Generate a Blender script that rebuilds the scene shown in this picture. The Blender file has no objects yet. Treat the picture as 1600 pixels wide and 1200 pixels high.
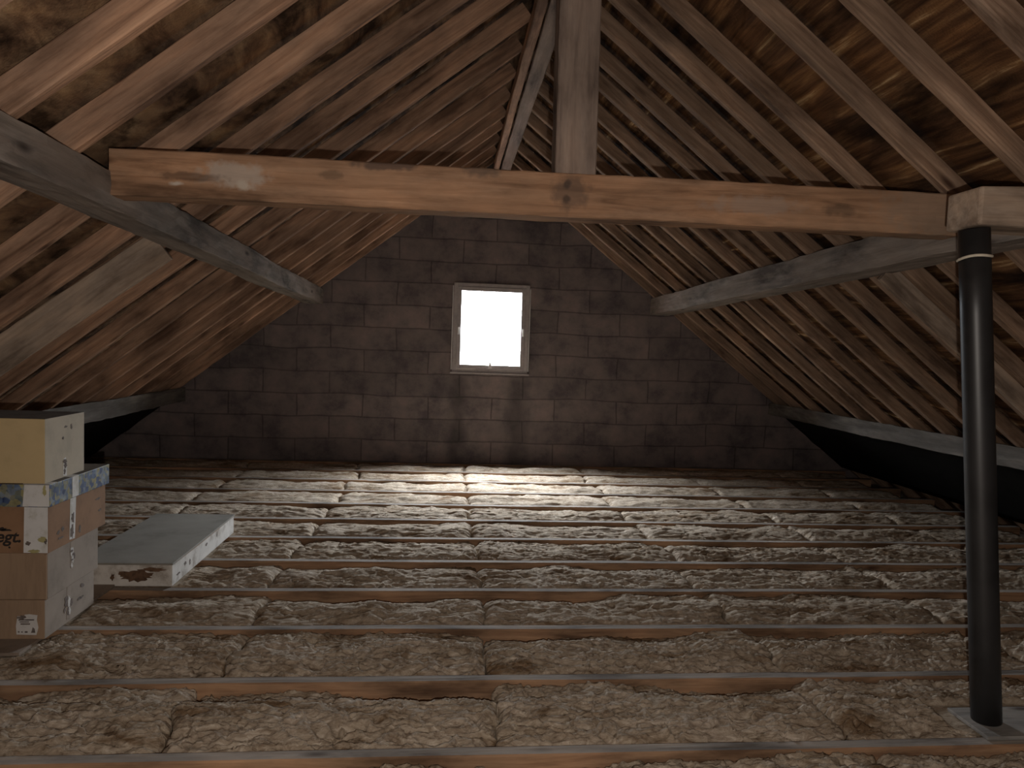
import bpy, bmesh, math, random
import numpy as np
from mathutils import Vector, Matrix

# ------------------------------------------------------------------ camera, light, exposure
SC = bpy.context.scene
COL = SC.collection
F_PX, YAW, PITCH, ROLL = 1080.6, 0.0930, -0.0531, 0.0351
H = 1.586            # the camera is at the origin; joist tops are H below it
ZF = -H
D = 9.313            # gable wall
XR, ZR, T = 0.568, 2.447, 0.7827      # ridge line and roof pitch of the rafters' undersides
SEC = math.sqrt(1 + T * T)

def cam_axes():
    cy, sy = math.cos(YAW), math.sin(YAW)
    f = Vector((sy * math.cos(PITCH), cy * math.cos(PITCH), math.sin(PITCH)))
    r = Vector((cy, -sy, 0)); u = r.cross(f)
    c, s = math.cos(ROLL), math.sin(ROLL)
    return c * r + s * u, -s * r + c * u, f

R_, U_, F_ = cam_axes()
cd = bpy.data.cameras.new('camera'); cam = bpy.data.objects.new('camera', cd); COL.objects.link(cam)
cd.sensor_fit = 'HORIZONTAL'; cd.sensor_width = 36.0; cd.lens = 36.0 * F_PX / 1600.0; cd.clip_start = 0.02
M = Matrix((R_, U_, -F_)).transposed().to_4x4(); cam.matrix_world = M
SC.camera = cam

w = bpy.data.worlds.new('overcast_sky'); SC.world = w; w.use_nodes = True
nt = w.node_tree; nt.nodes.clear()
wo = nt.nodes.new('ShaderNodeOutputWorld'); bg = nt.nodes.new('ShaderNodeBackground')
tc = nt.nodes.new('ShaderNodeTexCoord'); sp = nt.nodes.new('ShaderNodeSeparateXYZ')
mr = nt.nodes.new('ShaderNodeMapRange')
mr.inputs['From Min'].default_value = 0.0; mr.inputs['From Max'].default_value = 0.85
mr.inputs['To Min'].default_value = 6.0; mr.inputs['To Max'].default_value = 310.0
nt.links.new(tc.outputs['Generated'], sp.inputs[0]); nt.links.new(sp.outputs['Z'], mr.inputs['Value'])
bg.inputs['Color'].default_value = (0.88, 0.94, 1.0, 1)
nt.links.new(mr.outputs[0], bg.inputs['Strength']); nt.links.new(bg.outputs[0], wo.inputs[0])

# daylight portal in the window opening (guides sky sampling only)
pl = bpy.data.lights.new('window_daylight', 'AREA'); pl.shape = 'RECTANGLE'; pl.size = 1.0; pl.size_y = 1.16
pl.cycles.is_portal = True
po = bpy.data.objects.new('window_daylight', pl); COL.objects.link(po)
po.location = (0.555, D + 0.2, 0.24); po.rotation_euler = (-math.pi / 2, 0, 0)

# the phone's lamp, just under and right of the lens
fl = bpy.data.lights.new('phone_lamp', 'POINT'); fl.energy = 135.0; fl.shadow_soft_size = 0.012
fl.color = (1.0, 0.91, 0.82)
fo = bpy.data.objects.new('phone_lamp', fl); COL.objects.link(fo)
fo.location = R_ * 0.05 - U_ * 0.14

SC.view_settings.view_transform = 'Standard'; SC.view_settings.look = 'None'
SC.view_settings.exposure = 0.0; SC.view_settings.gamma = 1.0
SC.view_settings.use_curve_mapping = False

# ------------------------------------------------------------------ noise
def _hash(ix, iy, seed):
    h = (ix.astype(np.int64) * 374761393 + iy.astype(np.int64) * 668265263 + seed * 2147483647) & 0xFFFFFFFF
    h = ((h ^ (h >> 13)) * 1274126177) & 0xFFFFFFFF
    h = (h ^ (h >> 16)) & 0xFFFFFFFF
    return h.astype(np.float64) / 4294967295.0 * 2 * np.pi

def perlin(x, y, seed=0):
    x = np.asarray(x, float); y = np.asarray(y, float)
    ix = np.floor(x); iy = np.floor(y); fx = x - ix; fy = y - iy
    u = fx * fx * fx * (fx * (fx * 6 - 15) + 10); v = fy * fy * fy * (fy * (fy * 6 - 15) + 10)
    def g(a, b):
        t = _hash(ix + a, iy + b, seed); return np.cos(t) * (fx - a) + np.sin(t) * (fy - b)
    return ((g(0, 0) * (1 - u) + g(1, 0) * u) * (1 - v) + (g(0, 1) * (1 - u) + g(1, 1) * u) * v) * 1.5

def fbm(x, y, seed=0, octv=4, gain=0.5):
    s = 0; a = 1.0
    for o in range(octv):
        s = s + a * perlin(x * 2 ** o, y * 2 ** o, seed + o * 17); a *= gain
    return s

# ------------------------------------------------------------------ materials
def nodes(name):
    m = bpy.data.materials.new(name); m.use_nodes = True
    n = m.node_tree; b = n.nodes['Principled BSDF']; return m, n, b

def N(n, typ, **kw):
    x = n.nodes.new(typ)
    for k, v in kw.items():
        if k in x.inputs.keys(): x.inputs[k].default_value = v
        else: setattr(x, k, v)
    return x

def ramp(n, stops):
    r = n.nodes.new('ShaderNodeValToRGB'); e = r.color_ramp.elements
    while len(e) < len(stops): e.new(0.5)
    for i, (p, c) in enumerate(stops):
        e[i].position = p; e[i].color = (c[0], c[1], c[2], 1)
    return r

def mixc(n, fac, a, b, mode='MIX'):
    x = n.nodes.new('ShaderNodeMix'); x.data_type = 'RGBA'; x.blend_type = mode
    for sock, v in ((x.inputs[0], fac), (x.inputs[6], a), (x.inputs[7], b)):
        if hasattr(v, 'type') and hasattr(v, 'is_linked'): n.links.new(v, sock)
        elif isinstance(v, (int, float)): sock.default_value = v
        else: sock.default_value = (v[0], v[1], v[2], 1)
    return x.outputs[2]

def objcoord(n, scale, rnd=9.0):
    tc = n.nodes.new('ShaderNodeTexCoord'); oi = n.nodes.new('ShaderNodeObjectInfo')
    ml = N(n, 'ShaderNodeMath', operation='MULTIPLY'); ml.inputs[1].default_value = rnd
    n.links.new(oi.outputs['Random'], ml.inputs[0])
    ad = N(n, 'ShaderNodeVectorMath', operation='ADD')
    n.links.new(tc.outputs['Object'], ad.inputs[0]); n.links.new(ml.outputs[0], ad.inputs[1])
    mp = n.nodes.new('ShaderNodeMapping'); mp.inputs['Scale'].default_value = scale
    n.links.new(ad.outputs[0], mp.inputs[0]); return ad.outputs[0], mp.outputs[0]

def wood(name, light, mid, dark, grey=(0.3, 0.28, 0.26), grey_amt=0.3, grain=26.0, rough=0.75, bump=0.35, blotch=1.6, spots=()):
    m, n, b = nodes(name)
    raw, st = objcoord(n, (1.3, grain, grain))
    n1 = N(n, 'ShaderNodeTexNoise', Scale=1.0, Detail=8.0, Roughness=0.65, Distortion=0.6); n.links.new(st, n1.inputs['Vector'])
    r1 = ramp(n, [(0.30, dark), (0.47, mid), (0.66, light)]); n.links.new(n1.outputs['Fac'], r1.inputs[0])
    mp2 = n.nodes.new('ShaderNodeMapping'); mp2.inputs['Scale'].default_value = (blotch, blotch * 3.2, blotch * 3.2)
    n.links.new(raw, mp2.inputs[0])
    n2 = N(n, 'ShaderNodeTexNoise', Scale=1.0, Detail=5.0, Roughness=0.6); n.links.new(mp2.outputs[0], n2.inputs['Vector'])
    r2 = ramp(n, [(0.36, (0.38, 0.36, 0.35)), (0.5, (0.85, 0.85, 0.85)), (0.66, (1.25, 1.2, 1.15))]); n.links.new(n2.outputs['Fac'], r2.inputs[0])
    c = mixc(n, 1.0, r1.outputs[0], r2.outputs[0], 'MULTIPLY')
    # weathered grey patches
    mp3 = n.nodes.new('ShaderNodeMapping'); mp3.inputs['Scale'].default_value = (0.9, 4, 4); mp3.inputs['Location'].default_value = (3, 7, 1)
    n.links.new(raw, mp3.inputs[0])
    n3 = N(n, 'ShaderNodeTexNoise', Scale=1.0, Detail=6.0, Roughness=0.7); n.links.new(mp3.outputs[0], n3.inputs['Vector'])
    r3 = ramp(n, [(0.62 - grey_amt * 0.4, (0, 0, 0)), (0.75 - grey_amt * 0.4, (1, 1, 1))]); n.links.new(n3.outputs['Fac'], r3.inputs[0])
    gm = N(n, 'ShaderNodeMath', operation='MULTIPLY'); gm.inputs[1].default_value = min(1, grey_amt * 1.6)
    n.links.new(r3.outputs[0], gm.inputs[0])
    gcol = mixc(n, 1.0, grey, r1.outputs[0], 'SOFT_LIGHT')
    c = mixc(n, gm.outputs[0], c, gcol)
    # knots
    mp4 = n.nodes.new('ShaderNodeMapping'); mp4.inputs['Scale'].default_value = (1.5, 5, 5); n.links.new(raw, mp4.inputs[0])
    vo = N(n, 'ShaderNodeTexVoronoi', Scale=1.0); n.links.new(mp4.outputs[0], vo.inputs['Vector'])
    r4 = ramp(n, [(0.035, (1, 1, 1)), (0.12, (0, 0, 0))]); n.links.new(vo.outputs['Distance'], r4.inputs[0])
    c = mixc(n, r4.outputs[0], c, (dark[0] * 0.45, dark[1] * 0.4, dark[2] * 0.4))
    if spots:      # knots, chips and smudges at their own places: (x, z, radius x, radius z, colour, strength)
        tcs = n.nodes.new('ShaderNodeTexCoord')
        ns = N(n, 'ShaderNodeTexNoise', Scale=22.0, Detail=5.0); n.links.new(tcs.outputs['Object'], ns.inputs['Vector'])
        nm_ = N(n, 'ShaderNodeMath', operation='MULTIPLY_ADD'); nm_.inputs[1].default_value = 1.6; nm_.inputs[2].default_value = -0.8; n.links.new(ns.outputs['Fac'], nm_.inputs[0])
        for sx, sz, rx, rz, scol, sst in spots:
            mps = n.nodes.new('ShaderNodeMapping'); mps.inputs['Scale'].default_value = (1 / rx, 0, 1 / rz)
            mps.inputs['Location'].default_value = (-sx / rx, 0, -sz / rz); n.links.new(tcs.outputs['Object'], mps.inputs[0])
            ln = N(n, 'ShaderNodeVectorMath', operation='LENGTH'); n.links.new(mps.outputs[0], ln.inputs[0])
            ad_ = N(n, 'ShaderNodeMath', operation='ADD'); n.links.new(ln.outputs['Value'], ad_.inputs[0]); n.links.new(nm_.outputs[0], ad_.inputs[1])
            mrs = N(n, 'ShaderNodeMapRange'); mrs.inputs['From Min'].default_value = 1.15; mrs.inputs['From Max'].default_value = 0.6
            mrs.inputs['To Max'].default_value = sst; n.links.new(ad_.outputs[0], mrs.inputs['Value'])
            c = mixc(n, mrs.outputs[0], c, scol)
    n.links.new(c, b.inputs['Base Color']); b.inputs['Roughness'].default_value = rough
    b.inputs['Specular IOR Level'].default_value = 0.25
    bp = N(n, 'ShaderNodeBump', Strength=bump, Distance=0.01); n.links.new(n1.outputs['Fac'], bp.inputs['Height'])
    n.links.new(bp.outputs[0], b.inputs['Normal'])
    return m

def wool():
    m, n, b = nodes('mineral_wool')
    raw, st = objcoord(n, (14, 34, 34), 20)
    n1 = N(n, 'ShaderNodeTexNoise', Scale=1.0, Detail=9.0, Roughness=0.72, Distortion=1.2); n.links.new(st, n1.inputs['Vector'])
    r1 = ramp(n, [(0.27, (0.13, 0.09, 0.06)), (0.42, (0.31, 0.248, 0.185)), (0.57, (0.46, 0.39, 0.31)), (0.72, (0.70, 0.63, 0.54))])
    n.links.new(n1.outputs['Fac'], r1.inputs[0])
    mp2 = n.nodes.new('ShaderNodeMapping'); mp2.inputs['Scale'].default_value = (2.2, 5, 5); n.links.new(raw, mp2.inputs[0])
    n2 = N(n, 'ShaderNodeTexNoise', Scale=1.0, Detail=6.0, Roughness=0.65, Distortion=0.5); n.links.new(mp2.outputs[0], n2.inputs['Vector'])
    r2 = ramp(n, [(0.36, (0.48, 0.38, 0.29)), (0.47, (0.95, 0.93, 0.9)), (0.65, (1.1, 1.1, 1.12))]); n.links.new(n2.outputs['Fac'], r2.inputs[0])
    c = mixc(n, 1.0, r1.outputs[0], r2.outputs[0], 'MULTIPLY')
    n.links.new(c, b.inputs['Base Color']); b.inputs['Roughness'].default_value = 0.95
    b.inputs['Specular IOR Level'].default_value = 0.1
    bp = N(n, 'ShaderNodeBump', Strength=0.6, Distance=0.015); n.links.new(n1.outputs['Fac'], bp.inputs['Height'])
    n3 = N(n, 'ShaderNodeTexNoise', Scale=160.0, Detail=4.0); n.links.new(raw, n3.inputs['Vector'])
    bp2 = N(n, 'ShaderNodeBump', Strength=0.5, Distance=0.004); n.links.new(n3.outputs['Fac'], bp2.inputs['Height'])
    n.links.new(bp.outputs[0], bp2.inputs['Normal']); n.links.new(bp2.outputs[0], b.inputs['Normal'])
    return m

def felt(name, cols, scale, patch, bump=0.4, dist=0.8):
    m, n, b = nodes(name)
    tcn = n.nodes.new('ShaderNodeTexCoord')
    mp = n.nodes.new('ShaderNodeMapping'); mp.inputs['Scale'].default_value = scale; n.links.new(tcn.outputs['UV'], mp.inputs[0])
    n1 = N(n, 'ShaderNodeTexNoise', Scale=1.0, Detail=7.0, Roughness=0.65, Distortion=dist); n.links.new(mp.outputs[0], n1.inputs['Vector'])
    r1 = ramp(n, cols); n.links.new(n1.outputs['Fac'], r1.inputs[0])
    mp2 = n.nodes.new('ShaderNodeMapping'); mp2.inputs['Scale'].default_value = patch; n.links.new(tcn.outputs['UV'], mp2.inputs[0])
    n2 = N(n, 'ShaderNodeTexNoise', Scale=1.0, Detail=5.0, Roughness=0.6); n.links.new(mp2.outputs[0], n2.inputs['Vector'])
    r2 = ramp(n, [(0.40, (0.22, 0.2, 0.18)), (0.5, (0.85, 0.85, 0.85)), (0.62, (1.15, 1.1, 1.0))]); n.links.new(n2.outputs['Fac'], r2.inputs[0])
    c = mixc(n, 1.0, r1.outputs[0], r2.outputs[0], 'MULTIPLY')
    n.links.new(c, b.inputs['Base Color']); b.inputs['Roughness'].default_value = 0.85
    b.inputs['Specular IOR Level'].default_value = 0.2
    n3 = N(n, 'ShaderNodeTexNoise', Scale=90.0, Detail=3.0); n.links.new(tcn.outputs['UV'], n3.inputs['Vector'])
    ad = N(n, 'ShaderNodeMath', operation='ADD'); n.links.new(n1.outputs['Fac'], ad.inputs[0]); n.links.new(n3.outputs['Fac'], ad.inputs[1])
    bp = N(n, 'ShaderNodeBump', Strength=bump, Distance=0.01); n.links.new(ad.outputs[0], bp.inputs['Height'])
    n.links.new(bp.outputs[0], b.inputs['Normal'])
    return m

def blockwork():
    m, n, b = nodes('blockwork')
    tcn = n.nodes.new('ShaderNodeTexCoord'); s = n.nodes.new('ShaderNodeSeparateXYZ'); n.links.new(tcn.outputs['Object'], s.inputs[0])
    cb = n.nodes.new('ShaderNodeCombineXYZ'); n.links.new(s.outputs['X'], cb.inputs[0]); n.links.new(s.outputs['Z'], cb.inputs[1])
    # slightly wandering courses
    wn = N(n, 'ShaderNodeTexNoise', Scale=1.3, Detail=2.0); n.links.new(cb.outputs[0], wn.inputs['Vector'])
    wm = N(n, 'ShaderNodeVectorMath', operation='SCALE'); wm.inputs['Scale'].default_value = 0.08; n.links.new(wn.outputs['Color'], wm.inputs[0])
    wa = N(n, 'ShaderNodeVectorMath', operation='ADD'); n.links.new(cb.outputs[0], wa.inputs[0]); n.links.new(wm.outputs[0], wa.inputs[1])
    mp = n.nodes.new('ShaderNodeMapping'); mp.inputs['Location'].default_value = (0.22, 0.055 + 0.3 * 6, 0); n.links.new(wa.outputs[0], mp.inputs[0])
    bt = N(n, 'ShaderNodeTexBrick', Scale=1.0)
    bt.offset = 0.5; bt.inputs['Brick Width'].default_value = 0.86; bt.inputs['Row Height'].default_value = 0.30
    bt.inputs['Mortar Size'].default_value = 0.014; bt.inputs['Mortar Smooth'].default_value = 0.9; bt.inputs['Bias'].default_value = 0.0
    bt.inputs['Color1'].default_value = (0.245, 0.205, 0.20, 1); bt.inputs['Color2'].default_value = (0.185, 0.158, 0.157, 1)
    bt.inputs['Mortar'].default_value = (0.13, 0.11, 0.108, 1); n.links.new(mp.outputs[0], bt.inputs['Vector'])
    n1 = N(n, 'ShaderNodeTexNoise', Scale=2.1, Detail=7.0, Roughness=0.68); n.links.new(cb.outputs[0], n1.inputs['Vector'])
    r1 = ramp(n, [(0.36, (0.52, 0.52, 0.55)), (0.5, (0.9, 0.88, 0.86)), (0.68, (1.25, 1.17, 1.1))]); n.links.new(n1.outputs['Fac'], r1.inputs[0])
    c = mixc(n, 1.0, bt.outputs['Color'], r1.outputs[0], 'MULTIPLY')
    # two damp streaks running down from the window's corners
    def streak(x0, wd, ztop):
        a = N(n, 'ShaderNodeMath', operation='SUBTRACT'); a.inputs[1].default_value = x0; n.links.new(s.outputs['X'], a.inputs[0])
        nb = N(n, 'ShaderNodeTexNoise', Scale=2.6, Detail=4.0); n.links.new(cb.outputs[0], nb.inputs['Vector'])
        k = N(n, 'ShaderNodeMath', operation='MULTIPLY_ADD'); k.inputs[1].default_value = 0.3; k.inputs[2].default_value = -0.15
        n.links.new(nb.outputs['Fac'], k.inputs[0])
        a2 = N(n, 'ShaderNodeMath', operation='ADD'); n.links.new(a.outputs[0], a2.inputs[0]); n.links.new(k.outputs[0], a2.inputs[1])
        ab = N(n, 'ShaderNodeMath', operation='ABSOLUTE'); n.links.new(a2.outputs[0], ab.inputs[0])
        mr = N(n, 'ShaderNodeMapRange'); mr.inputs['From Min'].default_value = wd; mr.inputs['From Max'].default_value = wd * 0.25
        n.links.new(ab.outputs[0], mr.inputs['Value'])
        mz = N(n, 'ShaderNodeMapRange'); mz.inputs['From Min'].default_value = ztop; mz.inputs['From Max'].default_value = ztop - 0.12
        n.links.new(s.outputs['Z'], mz.inputs['Value'])
        q = N(n, 'ShaderNodeMath', operation='MULTIPLY'); n.links.new(mr.outputs[0], q.inputs[0]); n.links.new(mz.outputs[0], q.inputs[1])
        q2 = N(n, 'ShaderNodeMath', operation='MULTIPLY'); q2.inputs[1].default_value = 0.6; n.links.new(q.outputs[0], q2.inputs[0])
        return q2.outputs[0]
    for x0, wd in ((0.14, 0.16), (0.95, 0.19)):
        c = mixc(n, streak(x0, wd, -0.36), c, (0.06, 0.055, 0.055))
    n.links.new(c, b.inputs['Base Color']); b.inputs['Roughness'].default_value = 0.9; b.inputs['Specular IOR Level'].default_value = 0.15
    n4 = N(n, 'ShaderNodeTexNoise', Scale=45.0, Detail=4.0); n.links.new(tcn.outputs['Object'], n4.inputs['Vector'])
    bi = N(n, 'ShaderNodeMath', operation='MULTIPLY_ADD'); bi.inputs[1].default_value = -1.0; n.links.new(bt.outputs['Fac'], bi.inputs[0])
    sc2 = N(n, 'ShaderNodeMath', operation='MULTIPLY'); sc2.inputs[1].default_value = 0.3; n.links.new(n4.outputs['Fac'], sc2.inputs[0])
    n.links.new(sc2.outputs[0], bi.inputs[2])
    bp = N(n, 'ShaderNodeBump', Strength=0.35, Distance=0.01); n.links.new(bi.outputs[0], bp.inputs['Height']); n.links.new(bp.outputs[0], b.inputs['Normal'])
    return m

def plain(name, col, rough=0.7, var=0.25, scale=6.0, bump=0.1, spec=0.3, metal=0.0, stretch=(1, 1, 1), dark=None):
    m, n, b = nodes(name)
    raw, st = objcoord(n, (scale * stretch[0], scale * stretch[1], scale * stretch[2]))
    n1 = N(n, 'ShaderNodeTexNoise', Scale=1.0, Detail=7.0, Roughness=0.65); n.links.new(st, n1.inputs['Vector'])
    d = dark or tuple(x * (1 - var) for x in col)
    r1 = ramp(n, [(0.35, d), (0.5, col), (0.68, tuple(min(1, x * (1 + var * 0.5)) for x in col))]); n.links.new(n1.outputs['Fac'], r1.inputs[0])
    n.links.new(r1.outputs[0], b.inputs['Base Color']); b.inputs['Roughness'].default_value = rough
    b.inputs['Specular IOR Level'].default_value = spec; b.inputs['Metallic'].default_value = metal
    bp = N(n, 'ShaderNodeBump', Strength=bump, Distance=0.004); n.links.new(n1.outputs['Fac'], bp.inputs['Height']); n.links.new(bp.outputs[0], b.inputs['Normal'])
    return m

def floral():
    m, n, b = nodes('floral_paper')
    raw, st = objcoord(n, (1, 1, 1), 3)
    v = N(n, 'ShaderNodeTexVoronoi', Scale=42.0); n.links.new(st, v.inputs['Vector'])
    s = n.nodes.new('ShaderNodeSeparateXYZ'); n.links.new(v.outputs['Color'], s.inputs[0])
    r = ramp(n, [(0.0, (0.03, 0.055, 0.15)), (0.3, (0.10, 0.15, 0.26)), (0.55, (0.22, 0.26, 0.29)), (0.72, (0.30, 0.27, 0.12)), (0.9, (0.12, 0.15, 0.16))])
    n.links.new(s.outputs[0], r.inputs[0])
    n2 = N(n, 'ShaderNodeTexNoise', Scale=30.0, Detail=5.0); n.links.new(st, n2.inputs['Vector'])
    c = mixc(n, 0.85, r.outputs[0], n2.outputs['Fac'], 'OVERLAY')
    n.links.new(c, b.inputs['Base Color']); b.inputs['Roughness'].default_value = 0.55
    return m

def glass():
    m, n, b = nodes('window_glass')
    n.nodes.remove(b); o = n.nodes['Material Output']
    t = n.nodes.new('ShaderNodeBsdfTransparent'); g = N(n, 'ShaderNodeBsdfGlossy', Roughness=0.02)
    mx = n.nodes.new('ShaderNodeMixShader'); mx.inputs[0].default_value = 0.06
    n.links.new(t.outputs[0], mx.inputs[1]); n.links.new(g.outputs[0], mx.inputs[2]); n.links.new(mx.outputs[0], o.inputs[0])
    return m

MAT = {
    'rafter': wood('rafter_wood', (0.56, 0.36, 0.245), (0.43, 0.26, 0.17), (0.22, 0.125, 0.08), (0.33, 0.29, 0.26), 0.34),
    'rafter_r': wood('rafter_wood_aged', (0.46, 0.325, 0.235), (0.34, 0.225, 0.155), (0.19, 0.115, 0.075), (0.32, 0.275, 0.235), 0.45),
    'tie': wood('tie_beam_wood', (0.52, 0.325, 0.205), (0.40, 0.235, 0.14), (0.22, 0.12, 0.068), (0.45, 0.36, 0.29), 0.35, grain=20, bump=0.4,
        spots=[(2.14, 0.155, 0.022, 0.026, (0.035, 0.025, 0.02), 0.9), (2.14, 0.085, 0.024, 0.022, (0.04, 0.028, 0.02), 0.85), (2.15, 0.12, 0.10, 0.10, (0.13, 0.09, 0.07), 0.6),
               (0.56, 0.12, 0.16, 0.06, (0.55, 0.47, 0.40), 0.75), (0.60, 0.07, 0.03, 0.03, (0.62, 0.54, 0.45), 0.9), (0.30, 0.065, 0.03, 0.012, (0.66, 0.58, 0.50), 0.9), (0.36, 0.10, 0.16, 0.02, (0.10, 0.06, 0.04), 0.6),
               (1.25, 0.20, 0.16, 0.025, (0.08, 0.06, 0.055), 0.7), (1.72, 0.205, 0.10, 0.04, (0.10, 0.08, 0.07), 0.6), (1.0, 0.14, 0.06, 0.02, (0.12, 0.08, 0.05), 0.5),
               (3.1, 0.10, 0.25, 0.05, (0.40, 0.31, 0.25), 0.6), (3.55, 0.10, 0.10, 0.03, (0.10, 0.07, 0.05), 0.5), (4.05, 0.12, 0.30, 0.16, (0.34, 0.27, 0.21), 0.5)]),
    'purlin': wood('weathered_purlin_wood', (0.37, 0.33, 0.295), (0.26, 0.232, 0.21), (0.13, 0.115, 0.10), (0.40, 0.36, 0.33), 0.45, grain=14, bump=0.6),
    'purlin_low': wood('darkened_purlin_wood', (0.21, 0.19, 0.17), (0.155, 0.14, 0.125), (0.09, 0.08, 0.07), (0.2, 0.185, 0.17), 0.45, grain=14, bump=0.5),  # copy of the purlin wood, darkened for the low purlins
    'post': wood('post_wood', (0.38, 0.30, 0.25), (0.31, 0.24, 0.20), (0.19, 0.145, 0.12), (0.35, 0.31, 0.28), 0.4),
    'plank': wood('plank_wood', (0.54, 0.43, 0.34), (0.46, 0.36, 0.28), (0.32, 0.24, 0.18), (0.48, 0.40, 0.33), 0.3),
    'joist_side': wood('joist_wood', (0.42, 0.265, 0.16), (0.31, 0.185, 0.11), (0.18, 0.10, 0.06), (0.4, 0.3, 0.22), 0.12),
    'joist_top': wood('dusty_joist_top', (0.36, 0.325, 0.29), (0.29, 0.262, 0.235), (0.18, 0.155, 0.135), (0.33, 0.305, 0.28), 0.4, rough=0.95),
    'wool': wool(),
    'felt_r': felt('roof_felt_right', [(0.36, (0.05, 0.023, 0.012)), (0.50, (0.135, 0.066, 0.031)), (0.60, (0.25, 0.135, 0.062)), (0.69, (0.68, 0.49, 0.28))], (1.0, 13, 1), (0.9, 2.6, 1), dist=0.25),
    'felt_l': felt('roof_felt_left', [(0.32, (0.055, 0.032, 0.02)), (0.46, (0.17, 0.10, 0.06)), (0.60, (0.32, 0.205, 0.12)), (0.72, (0.46, 0.32, 0.19))], (2.2, 5, 1), (3.2, 3.4, 1)),
    'block': blockwork(),
    'board': plain('ceiling_board', (0.25, 0.2, 0.16), 0.9),
    'pipe': plain('black_pipe_plastic', (0.022, 0.022, 0.023), 0.42, 0.3, 5, 0.05, 0.5),
    'eaves_black': plain('black_layer_surface', (0.010, 0.0095, 0.009), 0.8, 0.3, 5, 0.1, 0.1),
    'cream': plain('cream_cardboard', (0.60, 0.46, 0.25), 0.7, 0.08, 9, 0.05),
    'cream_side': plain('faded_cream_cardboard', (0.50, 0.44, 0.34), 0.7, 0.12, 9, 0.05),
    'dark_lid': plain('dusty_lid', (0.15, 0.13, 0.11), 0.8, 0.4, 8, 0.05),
    'card': plain('brown_cardboard', (0.34, 0.235, 0.155), 0.8, 0.12, 5, 0.08, stretch=(6, 6, 1)),
    'card_dark': plain('darker_cardboard', (0.30, 0.175, 0.10), 0.8, 0.25, 5, 0.08),
    'card_grey': plain('dusty_cardboard', (0.32, 0.27, 0.225), 0.85, 0.18, 6, 0.08),
    'floral': floral(),
    'tape': plain('white_tape', (0.72, 0.72, 0.71), 0.5, 0.1, 12, 0.02, dark=(0.56, 0.55, 0.50)),
    'paper': plain('white_paper', (0.62, 0.60, 0.58), 0.7, 0.1, 25, 0.02),
    'ink': plain('dark_ink', (0.035, 0.028, 0.025), 0.7, 0.2, 9, 0.0),
    'fade': plain('faded_ink', (0.17, 0.14, 0.125), 0.8, 0.5, 40, 0.0),
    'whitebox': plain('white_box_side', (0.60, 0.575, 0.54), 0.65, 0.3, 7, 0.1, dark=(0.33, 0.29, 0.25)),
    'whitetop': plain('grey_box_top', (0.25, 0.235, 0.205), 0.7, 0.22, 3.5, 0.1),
    'stain': plain('brown_stain', (0.13, 0.075, 0.045), 0.8, 0.5, 30, 0.1),
    'frame': plain('window_frame_paint', (0.42, 0.38, 0.37), 0.55, 0.15, 14, 0.1),
    'whitemetal': plain('white_metal', (0.75, 0.74, 0.72), 0.4, 0.1, 10, 0.0),
    'cord': plain('cream_cord', (0.62, 0.57, 0.46), 0.8, 0.1, 60, 0.1),
    'ply': wood('grey_plywood', (0.34, 0.33, 0.31), (0.29, 0.28, 0.265), (0.22, 0.205, 0.19), (0.34, 0.33, 0.32), 0.3, rough=0.9),
    'glass': glass(),
}

# ------------------------------------------------------------------ helpers
def tag(o, label=None, cat=None, group=None, kind=None):
    if label: o['label'] = label
    if cat: o['category'] = cat
    if group: o['group'] = group
    if kind: o['kind'] = kind
    return o

def empty(name, loc, rot=(0, 0, 0)):
    o = bpy.data.objects.new(name, None); COL.objects.link(o); o.location = loc; o.rotation_euler = rot
    o.empty_display_size = 0.1; return o

def link(name, me, mats, parent=None):
    o = bpy.data.objects.new(name, me); COL.objects.link(o)
    for m in (mats if isinstance(mats, (list, tuple)) else [mats]): me.materials.append(MAT[m] if isinstance(m, str) else m)
    if parent: o.parent = parent
    return o

def bm_obj(name, bm, mats, parent=None, smooth=False):
    me = bpy.data.meshes.new(name); bm.normal_update(); bm.to_mesh(me); bm.free()
    if smooth: me.polygons.foreach_set('use_smooth', [True] * len(me.polygons))
    return link(name, me, mats, parent)

def add_box(bm, x0, x1, y0, y1, z0, z1, bevel=0.0):
    r = bmesh.ops.create_cube(bm, size=1.0)
    vs = r['verts']
    for v in vs:
        v.co = Vector((x0 if v.co.x < 0 else x1, y0 if v.co.y < 0 else y1, z0 if v.co.z < 0 else z1))
    if bevel:
        es = list({e for v in vs for e in v.link_edges})
        bmesh.ops.bevel(bm, geom=es, offset=bevel, segments=2, affect='EDGES', profile=0.5)

def box(name, x0, x1, y0, y1, z0, z1, mats, parent=None, bevel=0.0):
    bm = bmesh.new(); add_box(bm, x0, x1, y0, y1, z0, z1, bevel); return bm_obj(name, bm, mats, parent)

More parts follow.
